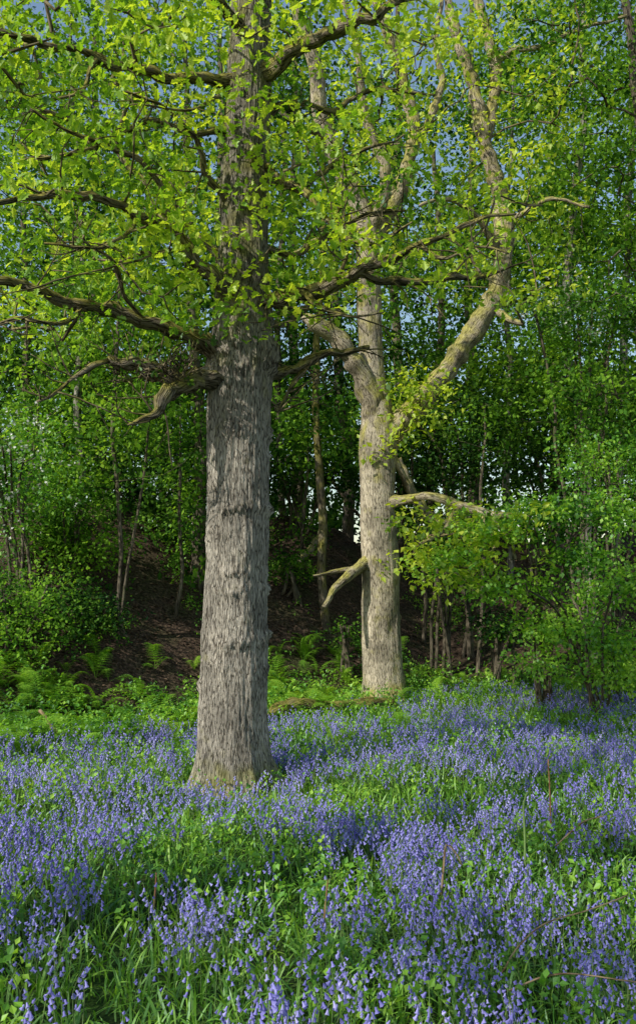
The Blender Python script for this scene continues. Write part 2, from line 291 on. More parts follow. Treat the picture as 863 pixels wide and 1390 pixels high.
L1=[
 [(325,515,8.1,17),(300,490,8.0,14),(265,462,7.9,12),(200,438,7.7,10),(120,415,7.4,8),(60,398,7.2,6.5),(0,383,7.0,5.5),(-80,360,6.8,3)],
 [(320,530,8.1,18),(270,517,7.8,15),(235,514,7.6,14),(195,500,7.5,12),(165,492,7.4,8),(148,482,7.35,3)],
 [(245,518,7.65,11),(228,538,7.5,9),(208,562,7.4,6),(172,577,7.3,2)],
 [(150,488,7.4,4),(115,502,7.3,3.4),(85,525,7.2,3),(50,545,7.1,1.5)],
 [(340,430,8.1,14),(322,395,7.9,11),(290,372,7.7,10),(262,345,7.6,9.5),(240,308,7.5,9),(190,290,7.3,7),(120,266,7.0,6),(60,262,6.8,5),(-20,282,6.6,3)],
 [(235,308,7.5,6),(225,270,7.4,5),(190,220,7.2,4),(120,190,7.0,3),(40,150,6.8,2)],
 [(330,420,8.1,13),(370,408,7.9,11),(410,396,7.8,10),(455,386,7.7,9),(490,376,7.6,8),(525,352,7.5,6),(570,335,7.4,4.5),(640,300,7.3,3),(700,290,7.2,1.6)],
 [(485,380,7.6,6),(530,384,7.7,5.5),(590,377,7.8,4.5),(650,374,7.9,3),(700,360,8,1.5)],
 [(335,112,8.1,11),(275,107,7.9,8),(200,97,7.6,7),(130,78,7.3,6),(60,56,7.1,5.5),(0,44,6.9,5),(-70,30,6.8,3)],
 [(345,100,8.1,15),(385,80,7.9,11),(420,56,7.8,9),(460,38,7.7,8),(510,18,7.5,6.5),(560,-12,7.4,5),(650,-70,7.2,3)],
 [(350,225,8.1,8),(385,245,7.8,5.5),(420,268,7.6,5),(450,300,7.5,4),(470,322,7.4,3),(510,330,7.3,2),(560,300,7.2,1.3)],
 [(350,240,8.1,7),(400,255,8.3,5),(440,235,8.5,4),(480,205,8.6,3),(540,190,8.6,1.5)],
 [(320,300,8.1,7),(290,250,7.9,5),(265,190,7.7,4),(230,150,7.5,3),(170,120,7.3,2)],
 [(350,520,8.1,9),(385,505,8.2,7),(420,490,8.3,6.5),(455,480,8.4,5),(500,470,8.5,2)],
 [(350,430,8.1,6),(385,440,8.6,4),(430,400,8.9,3),(470,330,9.0,2)],
 [(325,380,8.1,8),(280,330,8.6,6),(220,270,9,4.5),(150,200,9.3,3),(80,150,9.5,2)],
 [(345,330,8.1,6),(390,345,8.2,4.5),(440,325,8.3,3.6),(500,290,8.4,2.6),(560,285,8.4,1.6)],
 [(345,170,8.1,7),(400,140,8.3,5),(450,150,8.5,4),(510,120,8.6,3),(590,130,8.7,1.6)],
 [(420,490,8.3,4),(400,520,8.2,3),(380,560,8.1,1.5)],
 [(330,170,8.1,7),(270,180,7.9,5),(200,165,7.7,4),(130,200,7.5,3),(50,215,7.3,2)],
 [(120,415,7.4,4),(80,440,7.2,3),(30,430,7.0,2.4),(-20,445,6.9,1.5)],
 [(200,438,7.7,4),(170,400,7.5,3),(150,350,7.3,2.4),(100,320,7.1,1.5)],
 [(190,290,7.3,4),(170,320,7.1,3),(120,335,6.9,2.4),(60,330,6.8,1.5)],
 [(410,396,7.8,4),(440,420,7.6,3),(480,430,7.5,2),(520,425,7.4,1.2)],
 [(455,386,7.7,4),(470,350,7.6,3),(455,300,7.5,2.2),(480,250,7.4,1.4)],
 [(130,78,7.3,3.5),(110,120,7.1,2.6),(60,135,7.0,2),(10,120,6.9,1.3)],
 [(570,335,7.4,3),(600,350,7.3,2.4),(650,335,7.2,2),(690,345,7.1,1.2)],
 [(330,50,8.1,9),(290,0,7.6,7),(230,-60,7.1,5),(150,-120,6.6,3)],
 [(350,-20,8.1,9),(420,-80,7.3,7),(470,-150,6.3,5),(520,-260,5.4,3)],
 [(345,-100,8.1,9),(300,-180,7.2,7),(250,-260,6.0,5),(220,-380,5.0,3)],
 [(355,-150,8.1,9),(420,-240,9,7),(500,-330,10,5),(600,-420,11,3)]]
for k,l in enumerate(L1):
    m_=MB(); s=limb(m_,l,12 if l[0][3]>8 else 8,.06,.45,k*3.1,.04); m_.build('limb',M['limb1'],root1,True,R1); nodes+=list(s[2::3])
m_=MB()
for l in ([(238,338,7.5,1.8),(190,352,7.2,1.7),(100,375,6.8,1.5),(40,392,6.6,1.2),(-10,402,6.5,1)],[(150,365,7.0,1.3),(120,372,6.9,1.1),(70,368,6.8,.8)],[(60,262,6.8,2),(20,250,6.7,1.4),(-10,252,6.6,1)],[(300,130,7.8,3),(250,150,7.5,2),(180,140,7.3,1.2),(140,170,7.2,.8)]):
    nodes+=list(limb(m_,l,5,.08,.1)[1::4])
def bare(x,y,Yd,dx,dy,r=1.2):
    mx_,my_=x+dx*.5+rng.normal(0,4),y+dy*.4+rng.normal(0,4)
    limb(m_,[(x,y,Yd,r),(mx_,my_,Yd-.05,r*.75),(x+dx,y+dy,Yd+rng.normal(0,.12),.5)],4,.05,.1)
    limb(m_,[(mx_,my_,Yd-.05,r*.6),(mx_+dx*.3-dy*.25,my_+dy*.3+dx*.25,Yd,.4)],3,.06,.1)
for q in range(110): bare(rng.uniform(155,265),rng.uniform(492,518),rng.uniform(7.45,7.6),rng.normal(0,13),rng.normal(-7,13),1.3)
for k,l in enumerate(L1[:27]):
    for q in range(7):
        i_=int(rng.integers(1,len(l)-1)); t=rng.uniform(); a,b=l[i_],l[i_+1]
        bare(a[0]*(1-t)+b[0]*t,a[1]*(1-t)+b[1]*t,a[2]*(1-t)+b[2]*t,rng.normal(0,44),rng.normal(-4,36),1.4)
m_.build('bare_twigs',M['twig'],root1,True,R1)
cl=np.vstack([zone(-80,280,-70,120,6.2,9.3,60),zone(-80,290,130,330,6.2,9.3,46),zone(-60,250,320,430,6.6,9.,12),zone(0,270,400,470,7,8.6,6),
 zone(370,600,-70,200,6.6,9.5,28),zone(385,690,180,400,7.,9.2,27),zone(290,375,370,470,7.5,7.75,4),zone(350,390,140,330,7.6,8,6),zone(290,330,140,330,7.5,7.75,3),zone(240,290,330,420,7.5,8.5,3),zone(280,400,-60,60,7.,7.8,5),
 zone(-350,900,-330,-70,4.8,11,32),zone(-350,1000,-700,-330,4.5,12,30)])
m_=MB(); twigs(m_,nodes,cl,.006,4,.16,.18,.045); m_.build('twigs',M['twig'],root1,True,R1)
m_=MB(); leaves(m_,cl,52,.27,.088,OAK,.42,.5,.15,.05,.13)
tuft=zone(165,255,490,512,7.4,7.6,7); leaves(m_,tuft,14,.07,.05,OAK,.5,.5,.1,0.)
m_.build('crown',M['oakleaf'],root1,False,R1)
# ---------------------------------------------------------------- oak 2
Y2=14.6
t2=[(521,940,Y2,29),(519,900,Y2,26.5),(517,850,Y2,26),(515,760,Y2,25),(513,700,Y2,24),(512,640,Y2,23.5),(513,600,Y2,24.5),(512,560,Y2,21),(506,520,Y2,18),(503,470,Y2,17),(501,420,Y2,17),(500,360,Y2,16.5),(497,310,Y2,16),(480,262,Y2-.1,14),(455,215,Y2-.2,12),(435,155,Y2-.3,11),(428,90,Y2-.4,10),(405,20,Y2-.5,8),(380,-80,Y2-.5,6),(360,-250,Y2-.5,3)]
b2=P(521,948,Y2); root2=empty('oak_tree',(b2[0],Y2,float(H(b2[0],Y2))),'pale forked oak at the foot of the bank, with a broken side limb','tree'); R2=np.array(root2.location)
mb=MB(); z2=lambda py:P(515,py,Y2)[2]
s2=trunk(mb,t2,90,.055,.12,[(z2(600),-1.57,.035,.10),(z2(665),-.3,.04,.05),(z2(765),2.6,.04,.06),(z2(720),-1.8,.03,.04),(z2(840),-1.4,.03,.04)],5.1,.008)
mb.build('trunk',M['bark2'],root2,True,R2)
nodes=[s2[k,:3] for k in range(0,len(s2),4) if s2[k,2]>z2(640)]
L2=[[(510,580,14.6,17),(503,540,14.5,16),(488,502,14.4,14.5),(470,474,14.3,13),(448,453,14.2,12),(428,438,14.1,10),(414,431,14.1,6.5),(408,429,14.1,3)],
 [(518,600,14.6,18),(545,572,14.5,17),(572,545,14.5,16),(600,508,14.5,15),(630,467,14.6,14.5),(658,425,14.7,14),(675,385,14.8,13),(683,335,14.8,12.5),(680,280,14.9,12),(667,225,15,11),(656,180,15,11),(645,130,15,9),(630,80,15,8),(612,20,15,7),(600,-60,15,5),(580,-200,15,3)],
 [(660,200,15,9),(668,140,15.1,8),(672,90,15.1,8),(660,40,15.1,7),(650,-20,15.2,6),(680,-120,15.2,4),(720,-250,15.2,2)],
 [(672,85,15.1,6),(700,66,15,5),(740,62,14.9,4),(785,38,14.8,3),(850,20,14.6,2)],
 [(500,345,14.6,14),(520,300,14.7,12),(540,262,14.8,11),(556,215,14.8,10),(560,160,14.8,9),(545,100,14.8,8),(525,40,14.8,7),(505,-30,14.8,6),(500,-150,14.8,4)],
 [(555,200,14.8,7),(580,165,14.9,6),(600,110,15,5),(590,60,15,4),(600,0,15,3)],
 [(498,315,14.6,9),(520,270,14.3,8),(520,220,14.1,7),(500,170,14,6),(490,110,13.8,5),(480,40,13.6,4),(450,-40,13.4,3)],
 [(675,345,14.8,7),(660,310,14.5,5),(630,280,14.2,4),(600,270,14,3),(570,280,13.9,2)],
 [(528,684,14.5,9),(555,678,14.3,7),(585,675,14.1,6.5),(625,686,13.9,6.5),(665,698,13.7,5.5),(700,700,13.5,4),(722,700,13.4,2)],
 [(500,768,14.5,6),(478,772,14.3,4.5),(450,778,14.2,3),(425,781,14.1,1)],
 [(500,760,14.5,8),(480,775,14.2,7),(460,795,14.0,6),(438,823,13.8,3)],
 [(528,610,14.5,7),(545,640,14.6,5),(560,675,14.8,5),(585,705,15.0,4),(612,712,15.2,2)],
 [(490,310,14.6,7),(450,320,14.2,5),(420,330,13.9,5),(390,350,13.6,3)],
 [(680,300,14.9,6),(710,290,14.6,4),(750,270,14.3,3),(800,280,14,2)],
 [(672,420,14.7,6),(690,432,14.5,4),(712,440,14.3,3)],
 [(440,185,14.3,6),(410,170,14,4),(380,150,13.8,3)],
 [(620,690,13.9,4),(600,720,13.6,3),(570,740,13.3,2)],[(665,698,13.7,3),(690,730,13.4,2.4),(700,760,13.2,1.5)],[(650,695,13.8,3),(670,740,13.4,2.4),(640,780,13.1,1.5)]]
for k,l in enumerate(L2):
    m_=MB(); s=limb(m_,l,12 if l[0][3]>7 else 7,.09,.2,k*2.3+40,.025); m_.build('limb',M['limb2'],root2,True,R2); nodes+=list(s[2::3])
cl=np.vstack([zone(395,790,-110,120,12.5,17,50),zone(400,790,100,300,12.8,16.5,32),zone(390,560,280,420,13.2,15.6,6),zone(600,800,240,420,12.6,16,14),
 zone(520,580,490,640,14.0,14.4,9),zone(545,600,480,540,14,14.4,4),zone(545,720,690,800,12.4,14.2,26),zone(300,1100,-500,-110,10,19,34)])
m_=MB(); twigs(m_,nodes,cl,.007,4,.14,.25,.04); m_.build('twigs',M['twig'],root2,True,R2)
m_=MB(); leaves(m_,cl,58,.31,.105,KITE,.42,.45,.15,.12); m_.build('crown',M['oakleaf2'],root2,False,R2)
# ---------------------------------------------------------------- other trees and shrubs
def plant(name,label,cat,group,stems,crowns,leaf,bark,size,per,R,Y,flat=.7,droop=.3,r0=.006,blossom=None,tm=QUAD,bias=0.,wob=.09):
    bx=P(stems[0][0][0],820,Y)[0]; root=empty(name,(bx,Y,float(H(bx,Y))),label,cat,group); RL=np.array(root.location); nd=[]
    for si,st in enumerate(stems):
        a=[]
        for q,p in enumerate(st):
            w=P(p[0],p[1],Y+(p[3] if len(p)>3 else 0))
            if q==0: w[2]=float(H(w[0],w[1]))-.1
            a.append(np.append(w,p[2]/F*Y))
        s=spline(np.array(a),.22); r=np.clip(s[:,3],.006,None)
        for k in range(1,len(s)): s[k,:3]+=np.array(mn.noise_vector(Vector(s[k,:3]*.9)))*wob
        m_=MB(); tube(m_,s[:,:3],r,8); m_.build('trunk' if len(stems)==1 else 'stem',bark,root,True,RL)
        zlo=s[0,2]+ (s[-1,2]-s[0,2])*.2
        nd+=[v for v in s[:,:3] if v[2]>zlo]
    cl=np.vstack([ell(P(c[0],c[1],Y+(c[6] if len(c)>6 else 0)),(c[2],c[3],c[4]),c[5]) for c in crowns])
    g=H(cl[:,0],cl[:,1])+.15; cl[:,2]=np.maximum(cl[:,2],g+rng.uniform(0,.3,len(cl)))
    m_=MB(); twigs(m_,nd,cl,r0,3,.08,.5); m_.build('branches',bark,root,True,RL)
    m_=MB(); leaves(m_,cl,per,R,size,tm,flat,.6,droop,bias); m_.build('crown',leaf,root,False,RL)
    if blossom:
        fr=cl[np.argsort(cl[:,1]-cl[:,2]*.5)][:int(len(cl)*.65)]
        m_=MB(); k=rng.choice(len(fr),min(len(fr),blossom[0]),replace=False); c2=fr[k]+np.array([-.1,-R*.8,R*.3]); leaves(m_,c2,blossom[1],R*.8,.05,STAR,.7,.9,0,0); m_.build('blossom',M['blossom'],root,False,RL)
    return root
bw='tall trees on and behind the bank'
plant('birch_tree','slender pale birch on the bank at far left, nearest the left edge','tree',bw,[[(112,800,6),(108,700,6),(106,560,5.5),(110,420,5),(112,300,4),(100,150,3),(95,-60,2)]],[(90,250,2.2,1.8,2.6,80),(60,60,2.6,2,2.4,46),(120,470,1.7,1.5,1.6,50)],M['birch'],M['birchbark'],.11,62,.42,16.5)
plant('ivy_clad_tree','dark ivy clad tree close behind the left side of the big oak trunk','tree',bw,[[(266,850,10),(268,760,10),(270,650,9),(268,560,8),(262,430,7),(255,250,5),(250,20,3)]],[(268,690,.35,.3,1.5,26),(240,330,2.4,1.8,2.2,70),(230,90,2.6,2,2.4,42),(225,520,1.2,1,1.0,26)],M['green'],M['darkbark'],.11,60,.42,16.2)
plant('birch_tree','thin leaning birch with two crossing grey stems left of the big oak','tree',bw,[[(178,890,3.2),(160,840,3.2),(164,760,3),(160,680,3),(154,580,2.8),(160,460,2.5),(165,330,2)],[(160,850,2),(173,770,2),(188,690,2),(198,620,1.8),(205,540,1.5)]],[(165,400,1.4,1.2,1.5,50),(180,600,1.2,1,1.1,44)],M['birch'],M['darkbark'],.09,58,.34,14,wob=.03,bias=-.1)
plant('alder_tree','mossy thin trunked tree rising between the two oaks','tree',bw,[[(446,870,6),(438,800,6),(436,700,6),(432,600,5),(428,500,5),(436,380,4),(440,200,3)]],[(430,330,2.0,1.7,2.0,50),(440,130,2.3,2,2.2,36),(430,560,1.0,1,1.2,26)],M['green'],M['limb1'],.11,56,.42,17.2)
plant('birch_tree','pale straight birch stem seen between the forked limbs of the pale oak','tree',bw,[[(692,760,5),(690,640,5),(690,520,4.5),(686,420,4),(690,280,3.5),(700,80,2)]],[(690,330,2.2,2,2.4,75),(700,110,2.6,2,2.3,46),(660,520,1.6,1.2,1.2,40)],M['birch'],M['birchbark'],.12,60,.45,21)
plant('birch_tree','tall birch with ivy patches right of the pale oak, crown reaching the top edge','tree',bw,[[(800,820,7),(796,640,7),(780,540,6.5),(768,420,6.5),(775,320,6),(785,200,5),(792,80,4),(800,-120,2)]],[(800,250,2.2,1.8,2.8,90),(790,30,2.6,2,2.3,56),(778,500,1.4,1.2,1.6,44)],M['birch'],M['birchbark'],.11,60,.42,18)
plant('birch_tree','rightmost pale birch standing at the right edge of the wood','tree',bw,[[(832,800,6),(840,640,6),(846,540,6),(850,420,5.5),(856,250,5),(862,60,4),(870,-100,2)]],[(870,280,2.4,2,2.8,80),(880,40,2.8,2,2.4,56),(850,560,1.4,1.2,1.2,40)],M['green'],M['birchbark'],.12,60,.45,20)
plant('ash_tree','slim dark tree just right of the pale oak fork, up on the bank','tree',bw,[[(580,740,6),(584,680,6),(590,560,5.5),(600,420,5),(590,200,3)]],[(600,480,2.2,1.6,1.7,75),(590,250,2.6,2,2.6,56)],M['green'],M['darkbark'],.12,58,.45,21.5)
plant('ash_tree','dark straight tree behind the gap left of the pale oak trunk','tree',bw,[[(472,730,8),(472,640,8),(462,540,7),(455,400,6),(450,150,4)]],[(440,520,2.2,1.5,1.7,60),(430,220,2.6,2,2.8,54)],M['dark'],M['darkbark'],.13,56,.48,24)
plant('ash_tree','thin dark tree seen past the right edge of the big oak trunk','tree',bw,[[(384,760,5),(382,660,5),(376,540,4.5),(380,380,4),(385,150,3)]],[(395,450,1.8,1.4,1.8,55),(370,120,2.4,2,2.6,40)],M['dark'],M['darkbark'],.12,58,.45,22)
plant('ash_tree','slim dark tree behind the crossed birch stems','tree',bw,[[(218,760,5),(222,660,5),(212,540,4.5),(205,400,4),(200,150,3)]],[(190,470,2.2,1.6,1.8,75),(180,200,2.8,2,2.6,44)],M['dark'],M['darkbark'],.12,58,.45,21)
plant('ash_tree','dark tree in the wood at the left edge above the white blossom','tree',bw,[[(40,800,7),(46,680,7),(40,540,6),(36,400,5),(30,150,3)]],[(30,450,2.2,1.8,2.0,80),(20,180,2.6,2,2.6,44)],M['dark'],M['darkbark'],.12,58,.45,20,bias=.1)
for (x0,y0,x1,y1,Yd,lab) in ((238,870,244,640,15.2,'thin dark sapling on the bank just left of the big oak trunk'),(645,860,655,640,17.5,'thin dark sapling on the bank under the bare oak branch'),(62,860,52,640,15.5,'thin dark sapling at the left edge of the bank'),(398,860,415,660,18.5,'thin dark sapling on the bank right of the big oak trunk'),(575,850,560,640,18.8,'thin dark sapling hugging the right side of the pale oak')):
    plant('sapling',lab,'tree','thin saplings on the bank',[[(x0,y0,3),(x0*.6+x1*.4+4,y0*.6+y1*.4,2.6),(x1,y1,2),(x1+3,y1-90,1.2)]],[(x1,y1-60,.8,.7,.8,22),(x1,y1+60,.5,.5,.5,9)],M['green'],M['darkbark'],.085,44,.3,Yd,r0=.004)
fd='far trees behind the crest of the bank'
pos=['at far left','left of the big oak','behind the big oak','between the two oaks','behind the pale oak','right of the pale oak','behind the ivy patched birch','at far right']
for k,(px,Yd) in enumerate([(-10,27),(130,30),(300,29),(400,31),(540,30),(640,28),(750,29),(870,27)]):
    plant('beech_tree','far broad leaved tree beyond the bank, '+pos[k],'tree',fd,[[(px,740,8),(px+5,600,8),(px-5,400,6),(px,200,5),(px,0,3)]],
      [(px,330+20*(k%2),2.9,2,2.6,72),(px+rng.normal(0,20),140,3.1,2.2,2.4,26),(px+10,550,2.9,1.8,1.9,64)],[M['green'],M['birch'],M['dark']][k%3],M['darkbark'],.18,50,.55,Yd)
plant('field_maple','leafy tree with hanging green boughs filling the upper right corner','tree',bw,[[(905,900,14),(900,700,13),(890,450,12),(870,200,9),(850,0,6)]],[(830,420,1.5,1.3,1.3,46),(850,180,1.9,1.6,2.0,75),(760,60,1.6,1.4,1.2,36),(800,560,1.4,1.2,.8,30)],M['green'],M['darkbark'],.095,60,.36,15,flat=.45,bias=.1)
sb='shrubs on the bank'
def shrub(label,px,py,Y,rx,rz,n,leaf,blossom=None,size=.06,per=64,R=.26,name='hawthorn_bush',ry=None,cat='shrub',bias=0.,extra=(),flat=.6):
    by=830; st=[]
    for q in range(6):
        dx=rng.normal(0,1)*rx*F/Y*.5; st.append([(px+rng.normal(0,8),by,2.4),(px+dx*.5,py+rz*F/Y*.35,2.0,rng.normal(0,.2)),(px+dx,py-rz*F/Y*.45,1.2,rng.normal(0,.4))])
    return plant(name,label,cat,sb,st,([(px,py,rx,ry or rx*.7,rz,n)] if n else [])+list(extra),leaf,M['darkbark'],size,per,R,Y,flat,.2,.004,blossom,bias=bias)
shrub('hawthorn bush flecked with white blossom at the left edge',22,650,13.6,.95,1.1,75,M['hedge'],(44,13),bias=-.15)
shrub('low bush at the left edge below the blossoming hawthorn',10,830,12.4,.9,.8,64,M['green'])
shrub('green hazel bush left of the crossed birch stems',95,730,14.6,.9,1.1,66,M['green'],size=.08,name='hazel_bush')
shrub('dark hazel bush between crossed birch stems and the big oak',215,680,17.5,1.0,1.0,50,M['dark'],size=.09,name='hazel_bush')
shrub('tall hazel behind the blossoming hawthorn, top left of the bank',60,590,17.5,1.6,1.0,70,M['green'],size=.1,name='hazel_bush',R=.34)
shrub('leafy hawthorn with small white flowers high at the right',790,435,15.6,1.2,.7,80,M['hedge'],(44,14),bias=-.1)
shrub('bright hawthorn bush spilling down right of the pale oak',740,740,13.2,1.0,.6,0,M['hedge'],bias=.15,R=.26,flat=.4,size=.07,extra=[(620,765,.55,.4,.18,14),(680,720,.6,.5,.2,18),(760,690,.7,.5,.25,24),(710,800,.7,.5,.2,20),(800,760,.6,.5,.3,24),(750,850,.6,.5,.2,20),(830,700,.5,.4,.3,16)])
shrub('bright low hawthorn bush at the right edge above the bluebells',810,830,12.4,.9,.6,0,M['hedge'],bias=.2,R=.26,flat=.4,size=.065,extra=[(840,800,.5,.4,.25,22),(780,850,.5,.4,.22,18),(850,880,.5,.4,.25,22),(770,900,.5,.4,.14,12),(830,920,.5,.4,.12,14)])
shrub('dense hawthorn at the right edge halfway up',835,640,14.4,1.1,1.0,90,M['hedge'],flat=.45,bias=-.1)
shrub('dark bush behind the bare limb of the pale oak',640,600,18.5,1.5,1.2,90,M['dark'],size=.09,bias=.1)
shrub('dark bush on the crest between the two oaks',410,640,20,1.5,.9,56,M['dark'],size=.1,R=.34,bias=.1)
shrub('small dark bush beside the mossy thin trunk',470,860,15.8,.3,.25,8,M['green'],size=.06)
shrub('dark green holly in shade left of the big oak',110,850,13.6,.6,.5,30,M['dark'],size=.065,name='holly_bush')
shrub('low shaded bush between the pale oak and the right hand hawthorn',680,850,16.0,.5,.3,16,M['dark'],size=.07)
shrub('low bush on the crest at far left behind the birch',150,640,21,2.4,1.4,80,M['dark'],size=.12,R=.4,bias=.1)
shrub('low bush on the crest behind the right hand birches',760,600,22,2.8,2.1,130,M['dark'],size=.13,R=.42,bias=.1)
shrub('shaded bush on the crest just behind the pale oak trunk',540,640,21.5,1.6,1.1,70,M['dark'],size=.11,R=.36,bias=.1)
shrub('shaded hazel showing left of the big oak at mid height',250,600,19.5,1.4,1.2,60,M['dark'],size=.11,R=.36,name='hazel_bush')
shrub('small bush halfway up the bank between the oaks',395,770,17.5,.5,.3,14,M['green'],size=.075,bias=-.1)
shrub('small leafy bush on the bank right of the pale oak trunk',600,740,17.5,.6,.4,20,M['green'],size=.08)
for (x,y,z_,r_,n_,lab) in ((-6.6,-3.6,7.3,2.8,56,'unseen oak added outside the left of the view to shade the nearest flowers'),(-5.0,1.2,8.4,2.0,28,'unseen slim oak added just outside the left of the view to cast shade bands'),):  # unseen oaks added up-sun to throw dappled shade on the flowers
    root=empty('oak_tree',(x,y,float(H(x,y))),lab,'tree'); RL=np.array(root.location)
    s=spline(np.array([[x,y,-.2,.25],[x+.1,y,3,.21],[x-.1,y+.2,6,.16],[x,y,9,.09],[x,y,11,.05]]),.3); m_=MB(); tube(m_,s[:,:3],s[:,3],16); m_.build('trunk',M['bark1'],root,True,RL)
    cl=ell((x,y,z_),(r_,r_,r_),n_); m_=MB(); twigs(m_,[v for v in s[:,:3] if v[2]>3],cl,.007,4); m_.build('branches',M['limb1'],root,True,RL)
    m_=MB(); leaves(m_,cl,70,.24,.12,KITE); m_.build('crown',M['oakleaf'],root,False,RL)
m_=MB(); n=1300; cx=rng.uniform(-22,24,n); cy=rng.uniform(34,46,n); cz=3+rng.uniform(0,1,n)**2.0*13
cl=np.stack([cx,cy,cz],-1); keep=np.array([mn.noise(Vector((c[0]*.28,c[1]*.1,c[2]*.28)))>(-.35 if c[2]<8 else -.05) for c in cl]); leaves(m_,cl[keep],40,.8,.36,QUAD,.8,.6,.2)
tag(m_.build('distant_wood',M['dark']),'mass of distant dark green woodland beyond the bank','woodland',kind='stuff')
# ---------------------------------------------------------------- branches lying on the ground
def lying(name,label,pts,mat,n=10):
    m_=MB(); a=P(pts[0][0],pts[0][1],pts[0][2]); limb(m_,pts,n,.07,.3,77); o=m_.build(name,mat,None,True,a); o.location=tuple(a); return tag(o,label,'branch','fallen branches')
lying('fallen_branch','mossy fallen branch on the ground from the big oak to the pale oak',[(362,978,12.0,6),(378,963,12.1,8),(410,953,12.3,8),(450,957,12.5,7),(490,957,12.7,7),(535,950,13.0,4)],M['limb1'])
lying('fallen_branch','dead branch leaning on the bank right of the pale oak trunk',[(540,622,16.4,5),(560,668,16.6,6),(585,702,16.9,6.5),(625,716,17.3,5)],M['limb2'])
lying('fallen_branch','forked dead branch on the bank between the oaks',[(375,775,18,5),(405,762,18.1,5),(432,728,18.3,4),(438,690,18.5,3)],M['limb2'])
lying('fallen_branch','thin bare branch leaning on the bank right of the pale oak base',[(565,740,17,3),(590,728,17,3),(640,722,17.2,2)],M['dry'],6)
lying('fallen_branch','short stick lying among ferns at lower left',[(52,965,10.3,2.5),(68,985,10.2,2.5),(80,1000,10.1,2)],M['dry'],6)
# ---------------------------------------------------------------- ferns
def frond_mesh(seed,L=1.):
    r=np.random.default_rng(seed); m_=MB(); k=18; t=np.linspace(0,1,k)
    pts=np.stack([t*.62*L+.05*t*t,0*t+r.normal(0,.02)*t,(.55*np.sin(t*1.9)*L-.12*t**3)],-1)
    tube(m_,pts,.0055*(1-t*.85),3,0,.6,False)
    for q in range(3,k):
        ln=.25*L*math.sin(min(1,(1-t[q])*1.25+.06)*math.pi*.5)*(1 if t[q]>.25 else .8); tan=norm(pts[q]-pts[q-1])
        for sd in (-1,1):
            d=norm(np.array([tan[0]*.45,sd*1.0,tan[2]*.45-.18])); up=norm(np.cross(d,np.cross(np.array([0,0,1.]),d)))
            nn=7
            for u in range(nn):
                c=pts[q]+d*ln*(u+.3)/nn+np.array([0,0,-.05*((u/nn)**2)*ln*3]); l2=ln*.30*(1-u/nn*.8)
                for s2_ in (-1,1):
                    e=norm(d*.55+s2_*np.cross(up,d)*.9)*l2; w=np.cross(up,norm(e))*l2*.26
                    m_.add([c,c+e*.45+w,c+e,c+e*.45-w],[0,1,2,3],[4],0,float(np.clip(.5+r.normal(0,.15),0,1)))
    o=m_.build('frond',M['fern']); me=o.data; bpy.data.objects.remove(o); return me
FM=[frond_mesh(k) for k in range(4)]
def fern(x,y,sc,label,group='young ferns along the foot of the bank',nf=6):
    root=empty('fern',(x,y,float(H(x,y))-.02),label,'fern',group); root.rotation_euler[2]=rng.uniform(0,6.28)
    for k in range(nf):
        o=bpy.data.objects.new('frond',FM[int(rng.integers(4))]); C.objects.link(o); o.parent=root
        o.rotation_euler=(rng.normal(0,.15),rng.normal(-.1,.22),k/nf*6.283+rng.normal(0,.3)); s=sc*rng.uniform(.6,1.15); o.scale=(s,s,s)
n=0
while n<250:
    y=rng.uniform(8.4,17.5); x=rng.uniform(-.40*y,.40*y)
    e=float(edge(x))
    if y<e-1.0 or y>e+3.4: continue
    if x>1.5 and rng.uniform()<.5: continue
    if math.hypot(x-R2[0],y-R2[1])<.6: continue
    fern(x,y,rng.uniform(.32,.62),'green young fern growing at the foot of the bank behind the bluebells',nf=int(rng.integers(3,7))); n+=1
for (px,py,sc,lab) in ((545,1000,.5,'fern just right of the pale oak base among bluebells'),(120,1010,.5,'fern at the back left edge of the bluebells'),(690,1130,.3,'small bright fern among bluebells at right'),(235,1020,.45,'fern beside the left of the big oak trunk'),(40,1200,.3,'small fern near the lower left of the bluebells'),(470,1010,.4,'small fern in front of the fallen mossy branch'),(610,985,.4,'fern right of the pale oak at the back of the bluebells')):
    Yd=CAMZ*F/(py-820); p=P(px,py,Yd); fern(p[0],Yd,sc,lab,None,5)
